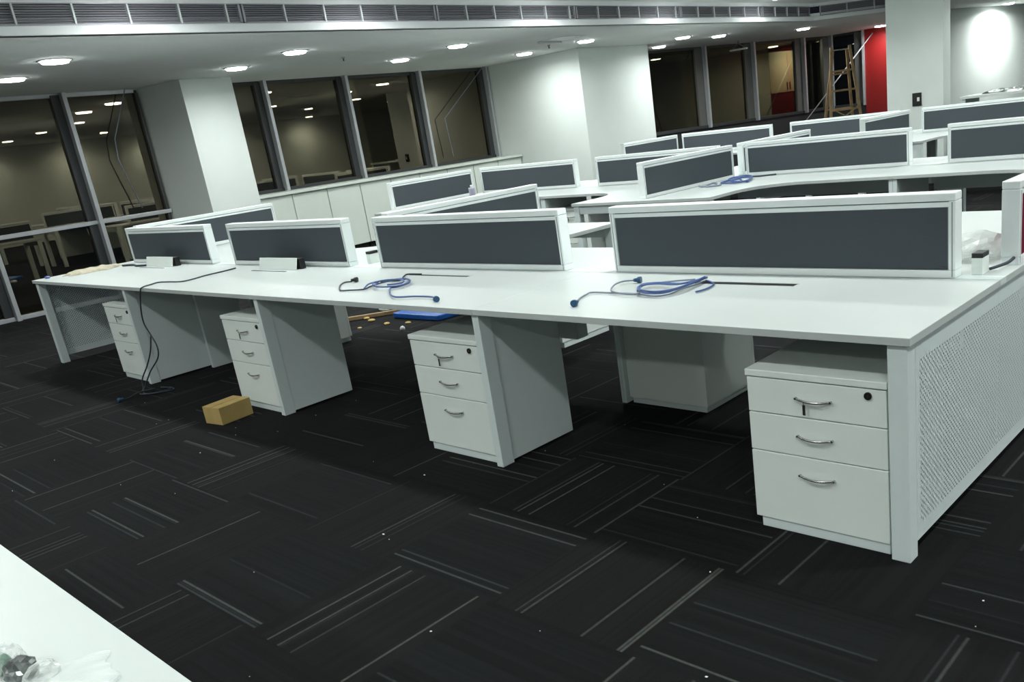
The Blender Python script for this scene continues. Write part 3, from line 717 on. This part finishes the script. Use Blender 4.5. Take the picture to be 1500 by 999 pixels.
# specks of lint on the carpet: a scatter nobody could count
m = MB(); rnd = random.Random(3)
for _ in range(60):
    x, y, s = rnd.uniform(-5.5, 1.4), rnd.uniform(-1.9, 1.0), rnd.choice((.0012,.0015,.0015,.0015,.0035))
    a = rnd.uniform(0, 3); c_, s_ = math.cos(a)*s*2, math.sin(a)*s
    m.prism([(x-c_, y-s_), (x+s_, y-c_*.6), (x+c_, y+s_), (x-s_, y+c_*.5)], .0005, .0025)
tag(m.build('carpet_lint', lint), 'tiny pale lint specks scattered over the dark carpet', 'lint', None, 'stuff')
# switch plate on the pillar
sw = thing('switch_plate', (-4.88, 12.198, 1.11), 0, 'black switch plate on the white pillar', 'switch')
MB().box(-.075, -.014, -.10, .075, 0, .10).build('plate', blackm, sw, bevel=.004); MB().box(.005, -.019, -.03, .045, -.0142, .03).build('rocker', paper_w, sw, bevel=.002)

# A-frame ladder of raw wood
ld_ = thing('wooden_ladder', (-7.06, 14.0, 0), math.radians(40), 'raw wooden A-frame ladder before the far windows', 'ladder')
def rail(a, b, n='rail'): return MB().bar(a, b, .05, .032).build(n, wood, ld_, bevel=.002)
HL = 2.17
fA, fB = (-.36, -.42, 0), (.36, -.42, 0); tA, tB = (-.17, -.02, HL), (.17, -.02, HL)
bA, bB = (-.36, .48, 0), (.36, .48, 0); uA, uB = (-.13, .03, HL-.06), (.13, .03, HL-.06)
rail(fA, tA); rail(fB, tB); rail(bA, uA); rail(bB, uB)
lerp = lambda p, q, t: tuple(p[i]+(q[i]-p[i])*t for i in range(3))
for t in (.16, .32, .48, .64, .80):
    MB().bar(lerp(fA, tA, t), lerp(fB, tB, t), .03, .035).build('rung', wood, ld_, bevel=.002)
for t in (.2, .5, .8): MB().bar(lerp(bA, uA, t), lerp(bB, uB, t), .03, .03).build('back_rung', wood, ld_, bevel=.002)
MB().bar(lerp(fA, tA, .34), lerp(fB, tB, .50), .02, .02).build('brace', wood, ld_); MB().bar(lerp(fB, tB, .34), lerp(fA, tA, .50), .02, .02).build('brace', wood, ld_)
MB().tube([(-.18,0,HL-.06),(.18,0,HL-.06)], .012, 8).build('hinge_bolt', chrome, ld_)
crumple('paint_tin_lid', -7.25, 13.78, 1.06, .03, .03, .01, orange, 51, 'small orange thing resting on a ladder rung', 'tin') if False else None

# ceiling fittings
def sprinkler(x, y, l):
    o = thing('sprinkler', (x, y, Z_SOF), 0, l, 'sprinkler', 'sprinkler heads in the low ceiling')
    MB().tube([(0,0,0),(0,0,-.02)], .02, 12).build('pipe_end', grille_m, o); MB().tube([(0,0,-.02),(0,0,-.05)], .008, 8).build('head', darkc, o); MB().tube([(0,0,-.05),(0,0,-.053)], .016, 12).build('deflector', grille_m, o)
sprinkler(-9.10, 4.5, 'small dark sprinkler head in ceiling above the middle windows'); sprinkler(-8.75, 7.9, 'small dark sprinkler head before the wide column')
ap = thing('access_panel', (-8.1, 7.5, Z_SOF), 0, 'grey open access hatch in the low ceiling before the wide column', 'hatch')
MB().box(-.25, -.25, -.004, .25, .25, 0).build('opening', grille_m, ap); MB().box(-.25, -.25, -.03, -.235, .25, -.0042).build('hinged_edge', trim_m, ap)
pf = thing('exit_light_bracket', (-9.3, 14.05, Z_SOF), 0, 'small triangular metal fitting hanging from ceiling by far windows', 'fitting')
MB().tube([(0,0,0),(0,0,-.05)], .015, 8).build('stem', chrome, pf); MB().bar((0,0,-.05),(-.16,0,-.16),.02,.02).build('arm', chrome, pf); MB().bar((0,0,-.05),(.16,0,-.16),.02,.02).build('arm', chrome, pf); MB().bar((-.2,0,-.17),(.2,0,-.17),.05,.03).build('base_bar', trim_m, pf)
# cords tied across windows
tag(MB().tube([(-11.5,9.02,2.60),(-11.5,8.15,1.95),(-11.5,7.95,1.80),(-11.5,8.0,1.15)], .007, 6).build('loose_cord', grey_c), 'thin pale cord hanging across the last middle window', 'cord')
tag(MB().tube([(-11.5,2.75,2.60),(-11.5,2.45,2.0),(-11.5,2.42,1.75),(-11.5,2.55,1.1)], .007, 6).build('loose_cord', grey_c), 'thin pale cord hanging in the window left of the boxed column', 'cord')
tag(MB().tube([(-8.1,17.74,2.5),(-9.35,15.2,0.012)], .012, 6).build('leaning_pole', grille_m), 'thin pale pole leaning by the red wall behind the ladder', 'pole')
# far side table with wrapped papers, right edge
ft = thing('side_table', (-3.9, 12.9, 0), 0, 'white side table right of the pillar with papers on it', 'table')
MB().box(-.45, -.3, 1.02, 1.3, .4, 1.06).build('tabletop', melamine, ft, bevel=.002)
for sx in (-.42, 1.22): MB().box(sx, -.27, 0, sx+.05, .37, 1.02).build('side_panel', powder, ft)
sheet('wrapped_papers', -4.1, 12.75, -3.3, 13.15, 1.06, silver, 8, .07, 'grey crumpled wrapping on the side table right of the pillar', 'wrapping', n=22)

# cream cupboard added behind the far glass in place of a mirrored one
cream = pmat('cream_laminate', (.50, .45, .27), .5, noise=.03, nscale=3)
cb = thing('reflection_cupboard', (-10.306, 16.94, 1.5), math.atan2(.9754, .2204), 'cream cupboard with two dark handles, added behind the far window as a reflection', 'cupboard')
MB().box(0, .02, 0, 1.25, .40, .92).build('body', cream, cb)
for a, b in ((.003, .622), (.628, 1.247)): 
    d_ = MB().box(a, 0, .003, b, .0195, .917).build('door', cream, cb, bevel=.002)
    hx = b-.06 if a < .5 else a+.03
    MB().box(hx, -.02, .04, hx+.03, -.0002, .22).build('handle', blackm, d_)
make_downlight(-9.74, 17.42, Z_SOF, 7, 'small downlight added to light the cream reflection cupboard behind the far glass', 'downlights in the low ceiling', 150)  # added lamp, there only to light the stand-in cupboard
